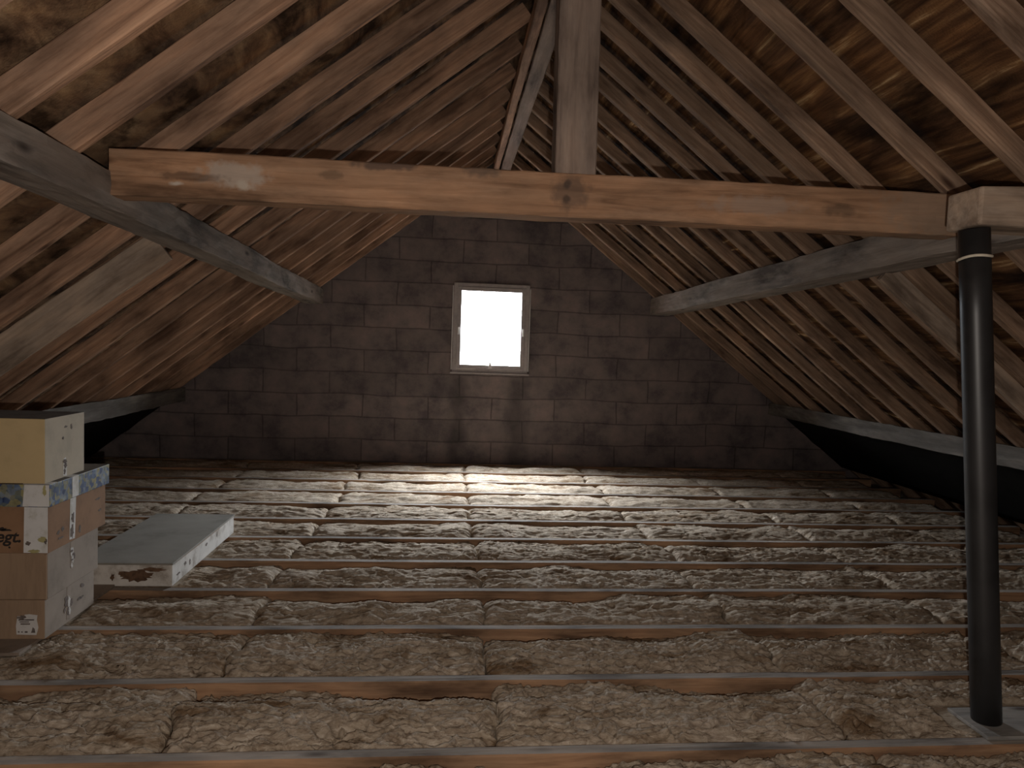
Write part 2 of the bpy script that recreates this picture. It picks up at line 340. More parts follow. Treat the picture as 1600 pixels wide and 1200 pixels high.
def timber(name, p0, p1, prof, mat, seg=40, warp=0.006, seed=0, up=(0, 0, 1), parent=None, prof1=None, chip=0.003, face_mat=None):
    """A timber from p0 to p1; prof = closed polygon [(side, up)] in metres, side = horizontal right of travel.
    Local X runs along the timber, so the grain does too."""
    p0, p1 = Vector(p0), Vector(p1); L = (p1 - p0).length
    ax = (p1 - p0).normalized(); upv = Vector(up); side = ax.cross(upv).normalized(); upv = side.cross(ax).normalized()
    # refine the profile: rounded corners and split long sides
    P = []
    n = len(prof)
    def refine(pr):
        out = []
        for i in range(n):
            a = Vector(pr[i - 1]); b = Vector(pr[i]); c = Vector(pr[(i + 1) % n])
            e1 = (a - b); e2 = (c - b); r = min(0.006, e1.length * 0.2, e2.length * 0.2)
            out.append(b + e1.normalized() * r); out.append(b + e2.normalized() * r)
            for k in (1, 2, 3): out.append(b + e2.normalized() * r + (e2 - e2.normalized() * 2 * r) * (k / 4))
        return np.array([tuple(v) for v in out])
    A = refine(prof); B = refine(prof1) if prof1 else A
    m = len(A)
    s = np.linspace(0, 1, seg + 1)[:, None]
    Q = A[None] * (1 - s[..., None]) + B[None] * s[..., None]         # seg+1, m, 2
    X = np.repeat(s * L, m, 1)
    jj = np.arange(m)[None] * 0.37 + seed * 3.1
    wv = fbm(X * 0.6 + seed * 7.3, np.zeros_like(X) + seed, seed, 2) * warp
    wv2 = fbm(X * 0.6 + 31 + seed * 5.3, np.zeros_like(X) + seed, seed + 5, 2) * warp
    ch = fbm(X * 9, np.repeat(jj, seg + 1, 0) * 4, seed + 9, 3) * chip
    cen = A.mean(0); dirn = Q - cen; dirn /= np.linalg.norm(dirn, axis=2, keepdims=True) + 1e-9
    Q = Q + dirn * ch[..., None]
    # local axes: X along, Y = -side, Z = up
    V = np.stack([X, -(Q[..., 0] + wv), Q[..., 1] + wv2], 2).reshape(-1, 3)
    faces = []
    for i in range(seg):
        for j in range(m):
            k = (j + 1) % m
            faces.append((i * m + j, i * m + k, (i + 1) * m + k, (i + 1) * m + j))
    faces.append(tuple(range(m))[::-1]); faces.append(tuple(seg * m + j for j in range(m)))
    me = bpy.data.meshes.new(name); me.from_pydata([tuple(v) for v in V], [], faces); me.update()
    bm = bmesh.new(); bm.from_mesh(me); bmesh.ops.recalc_face_normals(bm, faces=bm.faces[:]); bm.to_mesh(me); bm.free()
    mats = [mat] if isinstance(mat, str) else list(mat)
    o = link(name, me, mats, parent)
    if len(mats) > 1:
        for pf in me.polygons:
            if pf.normal.z > 0.8: pf.material_index = 1
    Mx = Matrix((ax, -side, upv)).transposed().to_4x4(); Mx.translation = p0
    o.matrix_world = Mx
    return o

def rect(w_, z0, z1): return [(-w_ / 2, z0), (w_ / 2, z0), (w_ / 2, z1), (-w_ / 2, z1)]

ORD = ['', 'first', 'second', 'third', 'fourth', 'fifth', 'sixth', 'seventh', 'eighth', 'ninth', 'tenth', 'eleventh', 'twelfth',
       'thirteenth', 'fourteenth', 'fifteenth', 'sixteenth', 'seventeenth', 'eighteenth']
random.seed(4)

def zroof(x): return ZR - T * abs(x - XR)

# ------------------------------------------------------------------ structure: floor, walls, roof lining
YN = -1.6
XL, XRT = XR - 6.0, XR + 6.0
ob = box('floor', XL, XRT, YN, D, ZF - 0.20, ZF - 0.165, 'board'); tag(ob, kind='structure')

def gable(name, y0, y1, mat, hole=None):
    bm = bmesh.new()
    zt = lambda x: zroof(x) + 0.26
    def poly(pts):
        a = [bm.verts.new((x, y0, z)) for x, z in pts]; b = [bm.verts.new((x, y1, z)) for x, z in pts]
        bm.faces.new(a[::-1]); bm.faces.new(b)
        for i in range(len(pts)):
            k = (i + 1) % len(pts); bm.faces.new((a[i], a[k], b[k], b[i]))
    zb = ZF - 0.2
    if hole:
        x0, x1, z0, z1 = hole
        poly([(XL, zb), (x0, zb), (x0, zt(x0)), (XL, zt(XL))])
        poly([(x1, zb), (XRT, zb), (XRT, zt(XRT)), (x1, zt(x1))])
        poly([(x0, zb), (x1, zb), (x1, z0), (x0, z0)])
        poly([(x0, z1), (x1, z1), (x1, zt(x1)), (XR, zt(XR)), (x0, zt(x0))])
    else:
        poly([(XL, zb), (XRT, zb), (XRT, zt(XRT)), (XR, zt(XR)), (XL, zt(XL))])
    bmesh.ops.recalc_face_normals(bm, faces=bm.faces[:])
    return tag(bm_obj(name, bm, mat), kind='structure')
WX0, WX1, WZ0, WZ1 = 0.05, 1.065, -0.355, 0.835
gable('wall_back', D, D + 0.24, 'block', (WX0, WX1, WZ0, WZ1))
gable('wall_front', YN - 0.2, YN, 'block')

LY = [1.75, 2.25, 2.72, 3.16, 3.72, 4.24, 4.68, 5.23, 5.78, 6.32, 6.86, 7.37, 7.80, 8.27, 8.78, 9.21]
RY = [1.60, 2.08, 2.56, 3.015, 3.475, 4.00, 4.35, 4.69, 5.10, 5.46, 5.93, 6.37, 6.87, 7.26, 7.74, 8.28, 8.81, 9.24]
RW, RD = 0.056, 0.10
RWR = 0.064
RDL = 0.125          # the left slope's rafters are deeper

def lining(name, sgn, ys, mat, amp, seed):
    nu, nv = 420, 230
    Y = np.linspace(YN - 0.1, D + 0.1, nu); S = np.linspace(-0.15, 7.6, nv)      # S down the slope
    yy, ss = np.meshgrid(Y, S, indexing='ij')
    ys = [q - (RW / 2) for q in ys]
    g = np.array([YN - 0.45] + [ys[0] - 0.45 * k for k in range(6, 0, -1) if ys[0] - 0.45 * k > YN] + list(ys) + [D + 0.3])
    idx = np.clip(np.searchsorted(g, yy) - 1, 0, len(g) - 2)
    f = (yy - g[idx]) / (g[idx + 1] - g[idx]); bay = np.clip((np.sin(np.pi * np.clip(f, 0, 1)) - 0.27) / 0.73, 0, 1) ** 0.6
    sag = bay * 0.022 * (0.6 + fbm(ss * 0.8, idx * 3.3, seed + 3, 2))
    rip = fbm(ss * 6.5 + fbm(ss * 1.5, yy * 2, seed + 8, 2), yy * 1.4 + idx * 5.1, seed, 3)
    am = np.clip(0.5 + fbm(ss * 0.9, idx * 1.7, seed + 4, 2), 0.1, 1.3)
    d = sag + amp * rip * am * bay
    d = np.minimum(d, 0.06)
    off = (RD if sgn > 0 else RDL) + 0.021 - d                                   # outwards from the rafters' underside plane
    x = XR + sgn * (ss / SEC) + sgn * off * T / SEC; z = ZR - T * (ss / SEC) + off / SEC
    V = np.stack([x, yy, z], 2).reshape(-1, 3)
    a = (np.arange(nu - 1)[:, None] * nv + np.arange(nv - 1)[None]).ravel()
    F = np.stack([a, a + 1, a + nv + 1, a + nv], 1)
    if sgn < 0: F = F[:, ::-1]
    me = bpy.data.meshes.new(name); me.from_pydata(V.tolist(), [], F.tolist()); me.update()
    uv = me.uv_layers.new(name='UVMap'); li = np.zeros(len(me.loops), dtype=np.int32); me.loops.foreach_get('vertex_index', li)
    UV = np.stack([yy.ravel(), ss.ravel()], 1)[li]; uv.data.foreach_set('uv', UV.ravel().astype(np.float32))
    me.polygons.foreach_set('use_smooth', [True] * len(me.polygons))
    return tag(link(name, me, mat), kind='structure')
lining('ceiling', 1, RY, 'felt_r', 0.045, 11)
lining('ceiling', -1, LY, 'felt_l', 0.006, 23)

# ------------------------------------------------------------------ rafters
def nth_from_wall(k): return ('next to the gable wall' if k == 1 else ORD[k] + ' from the gable wall')
for side, ys, mat, nm in ((-1, LY, 'rafter', 'left'), (1, RY, 'rafter_r', 'right')):
    n = len(ys)
    for i, y in enumerate(ys):
        k = n - i
        x0 = XR + side * 0.03; x1 = XR + side * 5.5
        yj = random.uniform(-0.012, 0.012)
        o = timber('rafter', (x0, y - RW / 2 + yj, zroof(x0)), (x1, y - RW / 2 - yj, zroof(x1)), rect(RWR if side > 0 else RW, 0.0, RD if side > 0 else RDL), mat, seg=44, warp=0.007,
                   seed=i + (100 if side > 0 else 0))
        tag(o, 'brown sawn rafter on the %s roof slope, %s' % (nm, nth_from_wall(k)), 'rafter', 'rafters of the %s roof slope' % nm)

# deep planks bolted under a rafter on each slope, from the purlin to the eaves
def deep_plank(side, y0, y1, xa, xb, label):
    za, zb = zroof(xa), zroof(xb)
    o = timber('deep_plank', (xa, y0, za), (xb, y1, zb), rect(0.04, -0.11, 0.09), 'plank', seg=30, warp=0.006, seed=300 + side)
    tag(o, label, 'plank')
deep_plank(-1, 4.60, 4.48, -1.83, -3.34, 'wide pale plank under the left slope, running from the upper purlin down past the boxes')
deep_plank(1, 4.39, 4.39, 2.90, 4.45, 'wide pale plank under the right slope, behind the black pipe')

# ------------------------------------------------------------------ purlins and ridge
def purlin(side, near, far, wd, label, seed, ys=YN, mat='purlin'):
    """near / far = (x of inner face, top z, bottom z) at y = 0 and at the gable wall; top follows the rafters (notched)"""
    def at(y):
        t = y / D; return [near[i] * (1 - t) + far[i] * t for i in range(3)]
    def prof(y):
        x, zt, zb = at(y); hh = min(zt, zroof(x) - 0.019) - zb
        drop = min(wd * T, hh * 0.93)
        x2 = drop / T
        pts = [(0, 0), (-side * 0, hh), (side * x2, hh - drop)]
        if x2 < wd - 1e-6: pts.append((side * wd, hh - drop))
        pts.append((side * x2 if x2 >= wd - 1e-6 else side * wd, 0))
        w2 = min(wd, (hh - 0.012) / T)
        out = [(0, 0), (0, hh), (side * w2 / 2, hh - w2 * T / 2), (side * w2, hh - w2 * T), (side * w2, 0)]
        return out
    x0, _, b0 = at(ys); x1, _, b1 = at(D)
    o = timber('purlin', (x0, ys, b0), (x1, D - 0.002, b1), prof(ys), mat, seg=110, warp=0.008, seed=seed, chip=0.008, prof1=prof(D))
    tag(o, label, 'purlin', 'roof purlins')
purlin(-1, (-1.525, 0.815, 0.632), (-1.665, 0.70, 0.480), 0.235, 'weathered grey purlin along the left slope, the upper one, with chipped bark edges', 41)
purlin(1, (2.60, 0.85, 0.640), (2.735, 0.752, 0.508), 0.27, 'weathered grey purlin along the right slope, the upper one, meeting the cross beam', 42)
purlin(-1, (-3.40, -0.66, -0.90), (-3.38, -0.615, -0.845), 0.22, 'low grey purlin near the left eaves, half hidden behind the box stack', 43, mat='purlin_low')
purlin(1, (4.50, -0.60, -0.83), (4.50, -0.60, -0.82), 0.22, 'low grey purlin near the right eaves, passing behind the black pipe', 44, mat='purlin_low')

o = timber('ridge_beam', (0.66, YN, 2.25), (0.657, D, 2.25), rect(0.125, 0, 0.045), 'post', seg=60, seed=61); tag(o, 'long pale ridge beam running to the peak of the gable wall', 'beam')
o = timber('ridge_board', (0.545, YN + 0.01, 2.27), (0.545, D - 0.003, 2.27), rect(0.07, 0, 0.11), 'rafter', seg=60, seed=62); tag(o, 'dark board along the left side of the ridge beam', 'board')

# thin black layer added under the rafters, blacking out below each low purlin
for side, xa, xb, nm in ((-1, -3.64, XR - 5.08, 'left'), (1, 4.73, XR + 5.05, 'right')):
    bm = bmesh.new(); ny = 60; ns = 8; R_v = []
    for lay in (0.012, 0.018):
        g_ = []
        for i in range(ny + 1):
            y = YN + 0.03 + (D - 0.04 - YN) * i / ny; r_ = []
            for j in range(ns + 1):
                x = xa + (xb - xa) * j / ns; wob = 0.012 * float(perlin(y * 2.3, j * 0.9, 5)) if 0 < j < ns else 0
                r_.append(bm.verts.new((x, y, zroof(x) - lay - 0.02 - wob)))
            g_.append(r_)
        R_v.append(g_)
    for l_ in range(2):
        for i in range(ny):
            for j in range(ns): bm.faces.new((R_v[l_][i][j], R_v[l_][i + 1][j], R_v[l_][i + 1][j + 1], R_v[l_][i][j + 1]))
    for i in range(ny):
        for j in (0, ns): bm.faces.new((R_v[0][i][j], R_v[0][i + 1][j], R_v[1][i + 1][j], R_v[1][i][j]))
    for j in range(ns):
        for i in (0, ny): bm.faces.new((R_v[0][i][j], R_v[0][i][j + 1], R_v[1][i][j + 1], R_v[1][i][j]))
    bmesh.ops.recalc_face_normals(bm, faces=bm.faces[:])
    o = bm_obj('black_layer', bm, 'eaves_black', None, True); tag(o, 'black sheeting below the low %s purlin, down to the %s eaves' % (nm, nm), 'layer')

# ------------------------------------------------------------------ tie beam and post
o = timber('tie_beam', (-1.585, 3.475, 0.64), (2.625, 3.475, 0.66), rect(0.15, 0.0, 0.213), 'tie', seg=90, warp=0.006, seed=77, chip=0.003)
tag(o, 'long reddish brown cross beam spanning between the two upper purlins', 'beam')
o = timber('king_post', (0.598, 3.50, 0.862), (0.588, 3.50, 2.25), rect(0.205, -0.075, 0.075), 'post', seg=40, warp=0.004, seed=78, up=(0, -1, 0))
tag(o, 'upright grey brown post standing on the middle of the cross beam', 'post')
# block at the junction above the pipe
bm = bmesh.new(); add_box(bm, 2.165, 2.60, 2.70, 2.90, 0.585, 0.745, 0.012)
for v in bm.verts:
    v.co.z += 0.012 * math.sin(v.co.x * 31) + (0.02 if v.co.z > 0.7 and v.co.x > 2.3 else 0)
o = bm_obj('timber_block', bm, 'plank'); tag(o, 'rough pale timber block at the right end of the cross beam, above the pipe', 'block')

# ------------------------------------------------------------------ joists
Y0, SP, JW = 2.629, 0.6, 0.064
JY = [Y0 + SP * k for k in range(-2, 12)]
for i, y in enumerate(JY):
    k = len(JY) - i
    yc = min(y, D - 0.045)
    o = timber('ceiling_joist', (-4.50, yc, ZF - 0.165), (5.62, yc, ZF - 0.165), rect(JW, 0.0, 0.165), ('joist_side', 'joist_top'), seg=70, warp=0.004, seed=500 + i, chip=0.0015)
    tag(o, 'long floor joist with a dusty grey top, %s' % nth_from_wall(k), 'joist', 'ceiling joists across the attic floor')

# ------------------------------------------------------------------ insulation batts
SEAMS = [-4.25, -3.75, -2.42, -1.075, 0.25, 1.77, 3.15, 4.45, 5.35]
CN = ['tucked into the left eaves', 'beside the left eaves', 'third left of the central seam', 'second left of the central seam'][::-1]
def batt(row, col, xa, xb, ya, yb, name_seed, label, fine, flat=False):
    L = xb - xa; Wd = yb - ya
    nu = max(12, int(L / (0.009 if fine == 2 else 0.014 if fine == 1 else 0.028))); nv = max(10, int(Wd / (0.006 if fine == 2 else 0.009 if fine == 1 else 0.018)))
    u = np.linspace(0, 1, nu + 1); v = np.linspace(0, 1, nv + 1)
    U, V = np.meshgrid(u, v, indexing='ij'); X = xa + U * L; Y = ya + V * Wd
    s = name_seed
    ex = np.minimum(U * L, (1 - U) * L); endr = np.clip(ex / 0.05, 0, 1) ** 0.5
    nearr = np.clip(V * Wd / 0.03, 0, 1) ** 0.5
    sink = 0.004 + 0.06 * np.clip(0.35 + 1.3 * fbm(X * 0.9 + s, X * 0 + row * 1.7, 70 + row, 2), 0, 1.3) * (1.0 if row < 5 else 0.55)
    far = np.clip((V - 0.62) / 0.38, 0, 1); far = far * far * (3 - 2 * far)
    bulge = 0.030 * np.sin(np.pi * np.clip(V * 1.25, 0, 1)) * (0.6 + 0.8 * np.clip(0.5 + fbm(X * 1.6, Y * 2, 90, 2), 0, 1))
    z = -0.012 + bulge - sink * far
    z = z - 0.03 * (1 - endr) - 0.012 * (1 - nearr)
    k = 0.35 if flat else 1.0
    wx = X + 0.06 * fbm(X * 5, Y * 5, s + 1, 2); wy = Y + 0.03 * fbm(X * 6, Y * 9, s + 2, 2)
    rg = 1 - np.abs(fbm(wx * 5.5, wy * 17, s + 3, 3)) * 1.6                    # folded ridges running along the batt
    rg2 = 1 - np.abs(fbm(wx * 15, wy * 34, s + 6, 3)) * 1.6
    fine_n = fbm(wx * 45, wy * 70, s + 4, 3)
    q_ = 0.85 if row < 3 else 0.6 if row < 6 else 0.42
    z = z + k * q_ * (0.022 * (rg - 0.6) + 0.012 * (rg2 - 0.6) + 0.006 * fine_n)
    lump = fbm(X * 3.0, Y * 6, s + 9, 3); z = z + k * 0.014 * lump
    z = np.maximum(z, -0.15)
    dy = k * 0.012 * fbm(wx * 9, wy * 16, s + 12, 3); dx = k * 0.014 * fbm(wx * 10, wy * 12, s + 13, 3)
    Xo = X + dx * 1.0; Yo = Y + dy * np.clip(np.minimum(V, 1 - V) * 8, 0, 1) ** 2
    # both batts at a seam share its ragged line
    lw = np.clip(1 - U * L / 0.15, 0, 1); rw_ = np.clip(1 - (1 - U) * L / 0.15, 0, 1)
    Xo = X + dx * (1 - lw) * (1 - rw_) + lw * 0.035 * fbm(Y * 7, Y * 0 + 0.5, 4000 + row * 40 + col, 4) + rw_ * 0.035 * fbm(Y * 7, Y * 0 + 0.5, 4001 + row * 40 + col, 4)
    zmax = 0.075 if not flat else 0.03
    # the batt thins out where the roof comes down on it
    zr = ZR - T * np.abs(Xo - XR) - ZF - 0.01
    z = np.minimum(np.minimum(z, zmax), np.maximum(zr, -0.15))
    for fx0, fx1, fy0, fy1 in PRESSED:
        dd = np.maximum(np.maximum(fx0 - Xo, Xo - fx1), np.maximum(fy0 - Yo, Yo - fy1))
        z = np.minimum(z, -0.006 + np.clip(dd - 0.012, 0, 1) * 1.6)
    top = np.stack([Xo, Yo, ZF + z], 2)
    # skirt down to the board
    Vt = top.reshape(-1, 3).tolist(); n1 = nv + 1
    a = (np.arange(nu)[:, None] * n1 + np.arange(nv)[None]).ravel()
    F = np.stack([a, a + n1, a + n1 + 1, a + 1], 1).tolist()
    rim = [i * n1 for i in range(nu + 1)] + [nu * n1 + j for j in range(1, nv + 1)] + [i * n1 + nv for i in range(nu - 1, -1, -1)] + [j for j in range(nv - 1, 0, -1)]
    base = len(Vt)
    for r in rim:
        p = Vt[r]; Vt.append([p[0], p[1], ZF - 0.16])
    m = len(rim)
    for i in range(m):
        j = (i + 1) % m; F.append([rim[j], rim[i], base + i, base + j])
    c = np.array([(xa + xb) / 2, (ya + yb) / 2, ZF - 0.16])
    Vt = (np.array(Vt) - c).tolist()
    me = bpy.data.meshes.new('insulation_batt'); me.from_pydata(Vt, [], F); me.update()
    me.polygons.foreach_set('use_smooth', [True] * len(me.polygons))
    o = link('insulation_batt', me, 'wool'); o.location = c.tolist()
    tag(o, label, 'insulation', 'insulation batts between the joists')

PRESSED = [(-3.37, -2.02, 3.47, 4.48), (-2.32, -1.685, 4.45, 5.75), (2.25, 2.80, 2.60, 2.92)]
COLN = {0: 'at the far left eaves', 1: 'two places left of the second seam from centre', 2: 'second left of the central seam', 3: 'first left of the central seam',
        4: 'first right of the central seam', 5: 'second right of the central seam', 6: 'third right of the central seam', 7: 'at the right eaves'}
rows = JY[1:]
nrow = len(rows)
for r in range(nrow - 1):
    ya = rows[r] + JW / 2 + 0.004; yb = min(rows[r + 1], D - 0.045) - JW / 2 - 0.004
    k = nrow - 1 - r
    rowname = 'bay against the gable wall' if k == 1 else '%s bay from the gable wall' % ORD[k]
    js = [0.0 if j in (0,) else random.uniform(-0.05, 0.05) for j in range(len(SEAMS))]
    js[4] = random.uniform(-0.012, 0.012)
    sm = [SEAMS[j] + js[j] for j in range(len(SEAMS))]
    sm = [sm[0]] + sm[2:]                        # drop the sliver
    names = ['at left eaves', 'second left of central seam', 'first left of central seam',
             'first right of central seam', 'second right of central seam', 'third right of central seam', 'at right eaves']
    for c in range(len(sm) - 1):
        near = ya < 4.9
        if ya < 2.4 and (sm[c] > 3.2 or sm[c + 1] < -2.3): continue
        fine = 2 if ya < 3.7 else 1 if ya < 6.5 else 0
        flat = (r == 1 and c in (1, 4)) and False
        batt(r, c, sm[c] + 0.006, sm[c + 1] - 0.006, ya, yb, 1000 + r * 20 + c,
             'beige insulation batt, %s, %s' % (rowname, names[c]), fine, flat)

# ------------------------------------------------------------------ window
wnd = empty('window_1', (0.5575, D - 0.02, WZ0)); tag(wnd, kind='structure')
def wpart(name, boxes, mat, bev=0.004, parent=None):
    bm = bmesh.new()
    for b_ in boxes: add_box(bm, *b_, bev)
    return bm_obj(name, bm, mat, parent or wnd)
def ring(hw, z0, z1, t, y0, y1): return [(-hw, -hw + t, y0, y1, z0, z1), (hw - t, hw, y0, y1, z0, z1), (-hw + t, hw - t, y0, y1, z0, z0 + t), (-hw + t, hw - t, y0, y1, z1 - t, z1)]
HH = WZ1 - WZ0
wpart('window_frame', ring(0.5075, 0.0, HH, 0.055, -0.012, 0.07), 'frame')
sash = wpart('sash', ring(0.456, 0.050, HH - 0.050, 0.054, -0.022, 0.030), 'frame')
wpart('pane', [(-0.404, 0.404, 0.012, 0.018, 0.102, HH - 0.102)], 'glass', 0.0, sash)
wpart('window_bead', [(-0.524, -0.512, -0.02, 0.018, 0.03, HH - 0.04), (0.512, 0.522, -0.02, 0.018, 0.03, HH - 0.05)], 'whitemetal', 0.002)
wpart('drip_sill', [(-0.53, 0.53, -0.035, 0.018, -0.022, 0.0)], 'frame', 0.003)
bm = bmesh.new()
vs = [bm.verts.new(p) for p in ((-0.030, -0.040, 0.058), (0.030, -0.040, 0.058), (0.007, -0.040, 0.140), (-0.007, -0.040, 0.140))]
vs2 = [bm.verts.new((v.co.x, -0.021, v.co.z)) for v in vs]
bm.faces.new(vs); bm.faces.new(vs2[::-1])
for i in range(4): bm.faces.new((vs[i], vs2[i], vs2[(i + 1) % 4], vs[(i + 1) % 4]))
bmesh.ops.recalc_face_normals(bm, faces=bm.faces[:])
bm_obj('window_stay', bm, 'whitemetal', wnd)
for sx in (-1, 1):
    wpart('latch', [(sx * 0.435 - 0.012, sx * 0.435 + 0.012, -0.036, -0.020, 0.50, 0.60)], 'whitemetal', 0.003, sash)

# ------------------------------------------------------------------ pipe
pb, ptp = Vector((2.405, 2.755, ZF + 0.024)), Vector((2.195, 2.765, 0.564))
pipe = empty('soil_pipe', pb); tag(pipe, 'tall black plastic pipe leaning slightly, rising from the floor at the right', 'pipe')
def tube(bm, p0, p1, r, seg=40, rings=1, r_in=None):
    p0, p1 = Vector(p0), Vector(p1); ax = (p1 - p0).normalized(); s = ax.cross(Vector((0, 1, 0))).normalized(); t = ax.cross(s)
    R = []
    for i in range(rings + 1):
        c = p0.lerp(p1, i / rings); R.append([bm.verts.new(c + (s * math.cos(2 * math.pi * k / seg) + t * math.sin(2 * math.pi * k / seg)) * r) for k in range(seg)])
    for i in range(rings):
        for k in range(seg): bm.faces.new((R[i][k], R[i][(k + 1) % seg], R[i + 1][(k + 1) % seg], R[i + 1][k]))
    bm.faces.new(R[0][::-1]); bm.faces.new(R[-1])
bm = bmesh.new(); tube(bm, (0, 0, 0), ptp - pb, 0.059, 48, 6); bmesh.ops.recalc_face_normals(bm, faces=bm.faces[:])
o = bm_obj('pipe_body', bm, 'pipe', pipe)
for pf in o.data.polygons: pf.use_smooth = len(pf.vertices) == 4
bm = bmesh.new()
cc = (ptp - pb) * 0.946
seg, mr_ = 48, 10
rows_ = []
for k in range(seg):
    a = 2 * math.pi * k / seg; zc = 0.010 * math.cos(a) + 0.006 * math.sin(2 * a)
    c = cc + Vector((math.cos(a) * 0.0625, math.sin(a) * 0.0625, zc)); rr = []
    for q in range(mr_):
        b_ = 2 * math.pi * q / mr_; rr.append(bm.verts.new(c + Vector((math.cos(a), math.sin(a), 0)) * math.cos(b_) * 0.004 + Vector((0, 0, 1)) * math.sin(b_) * 0.006))
    rows_.append(rr)
for k in range(seg):
    for q in range(mr_): bm.faces.new((rows_[k][q], rows_[(k + 1) % seg][q], rows_[(k + 1) % seg][(q + 1) % mr_], rows_[k][(q + 1) % mr_]))
bmesh.ops.recalc_face_normals(bm, faces=bm.faces[:])
o = bm_obj('tie_cord', bm, 'cord', pipe, True); tag(o, 'cream cord tied round the top')
o = box('base_board', 2.31, 2.78, Y0 + JW/2 - 0.03, 2.87, ZF + 0.002, ZF + 0.018, 'ply', None, 0.003)
tag(o, 'square grey board on the floor under the foot of the black pipe', 'board')

# ------------------------------------------------------------------ box stack
def text_mesh(name, body, size, mat, parent, loc, rot, depth=0.0006, shear=0.0):
    cu = bpy.data.curves.new(name, 'FONT'); cu.body = body; cu.size = size; cu.extrude = depth; cu.shear = shear; cu.offset = size * 0.02
    t = bpy.data.objects.new(name, cu); COL.objects.link(t); dg = bpy.context.evaluated_depsgraph_get(); dg.update()
    me = bpy.data.meshes.new_from_object(t.evaluated_get(dg)); bpy.data.objects.remove(t)
    o = link(name, me, mat, parent); o.location = loc; o.rotation_euler = rot; return o

def patch(bm, pts, axis, at_, th=0.0012):
    """irregular flat patch with thickness: axis 'y' faces -y, 'x' faces +x"""
    def p(a, b, d): return (a, at_ - d, b) if axis == 'y' else (at_ + d, a, b)
    f = [bm.verts.new(p(a, b, th)) for a, b in pts]; g = [bm.verts.new(p(a, b, -0.0002)) for a, b in pts]
    bm.faces.new(f); bm.faces.new(g[::-1])
    for i in range(len(pts)): k = (i + 1) % len(pts); bm.faces.new((f[i], g[i], g[k], f[k]))

def blob(cx, cz, rx, rz, seed, n=18, rough=0.35):
    rnd = random.Random(seed); out = []
    for i in range(n):
        a = 2 * math.pi * i / n; k = 1 + rnd.uniform(-rough, rough); out.append((cx + rx * k * math.cos(a), cz + rz * k * math.sin(a)))
    return out

def patches(name, polys, axis, at_, mat, parent, label=None, th=0.0012):
    for q in polys:
        bm = bmesh.new(); patch(bm, q, axis, at_, th)
        bmesh.ops.recalc_face_normals(bm, faces=bm.faces[:])
        o = bm_obj(name, bm, mat, parent)
        if label: o['label'] = label
    return o

def rct(a0, a1, b0, b1): return [(a0, b0), (a1, b0), (a1, b1), (a0, b1)]
def carton(name, x1, y0, y1, z0, z1, wd, mat_front, mat_side, mat_top, label, group=None):
    """x1 = right face; origin at the base's front right corner"""
    e = empty(name, (x1, y0, z0)); tag(e, label, 'box', group)
    hh, dd = z1 - z0, y1 - y0
    bm = bmesh.new(); add_box(bm, -wd, 0, 0, dd, 0, hh, 0.003); bm.normal_update()
    o = bm_obj('box_body', bm, [mat_front, mat_side, mat_top], e)
    for pf in o.data.polygons:
        if pf.normal.x > 0.7: pf.material_index = 1
        elif pf.normal.z > 0.7: pf.material_index = 2
    return e, hh, dd

YB = 3.65
bd = box('base_board', -3.35, -2.035, 3.49, 4.46, ZF + 0.001, ZF + 0.017, 'board', None, 0.002); tag(bd, 'dusty brown board on the floor under the box stack', 'board')
zb = ZF + 0.017
e1, h1, d1 = carton('cardboard_box', -2.005, YB, 4.14, zb, -1.367, 0.75, 'card', 'card_grey', 'card', 'brown cardboard box with a torn white label, bottom of the stack')
patches('paper_label', [[(-0.135, 0.025), (-0.04, 0.022), (-0.03, 0.06), (-0.038, 0.10), (-0.035, 0.125), (-0.075, 0.13), (-0.095, 0.128), (-0.10, 0.118), (-0.13, 0.120), (-0.138, 0.07)]], 'y', 0, 'paper', e1, 'torn white label')
patches('label_print', [rct(-0.125, -0.05, 0.098, 0.104), rct(-0.12, -0.075, 0.088, 0.093), rct(-0.115, -0.07, 0.076, 0.083), rct(-0.128, -0.12, 0.035, 0.042), rct(-0.112, -0.105, 0.035, 0.041), rct(-0.095, -0.082, 0.034, 0.042),
        [(-0.065, 0.034), (-0.045, 0.034), (-0.048, 0.055), (-0.057, 0.062), (-0.06, 0.05)], blob(-0.11, 0.112, 0.02, 0.010, 5)], 'y', -0.0012, 'fade', e1)
patches('tape_strip', [[(0.20, 0.02), (0.235, 0.01), (0.245, h1 - 0.004), (0.205, h1 - 0.002)]], 'x', 0, 'card_grey', e1)
patches('scuff_mark', [blob(0.20, 0.12, 0.02, 0.03, 1), blob(0.215, 0.06, 0.012, 0.02, 2), blob(0.25, 0.1, 0.01, 0.018, 3), blob(0.36, 0.155, 0.018, 0.012, 4), blob(0.34, 0.09, 0.03, 0.008, 6), blob(0.18, 0.08, 0.01, 0.014, 7)], 'x', 0.0012, 'fade', e1)
patches('tape_tear', [blob(0.222, 0.11, 0.012, 0.035, 8), blob(0.228, 0.06, 0.01, 0.02, 9)], 'x', 0.0026, 'paper', e1)

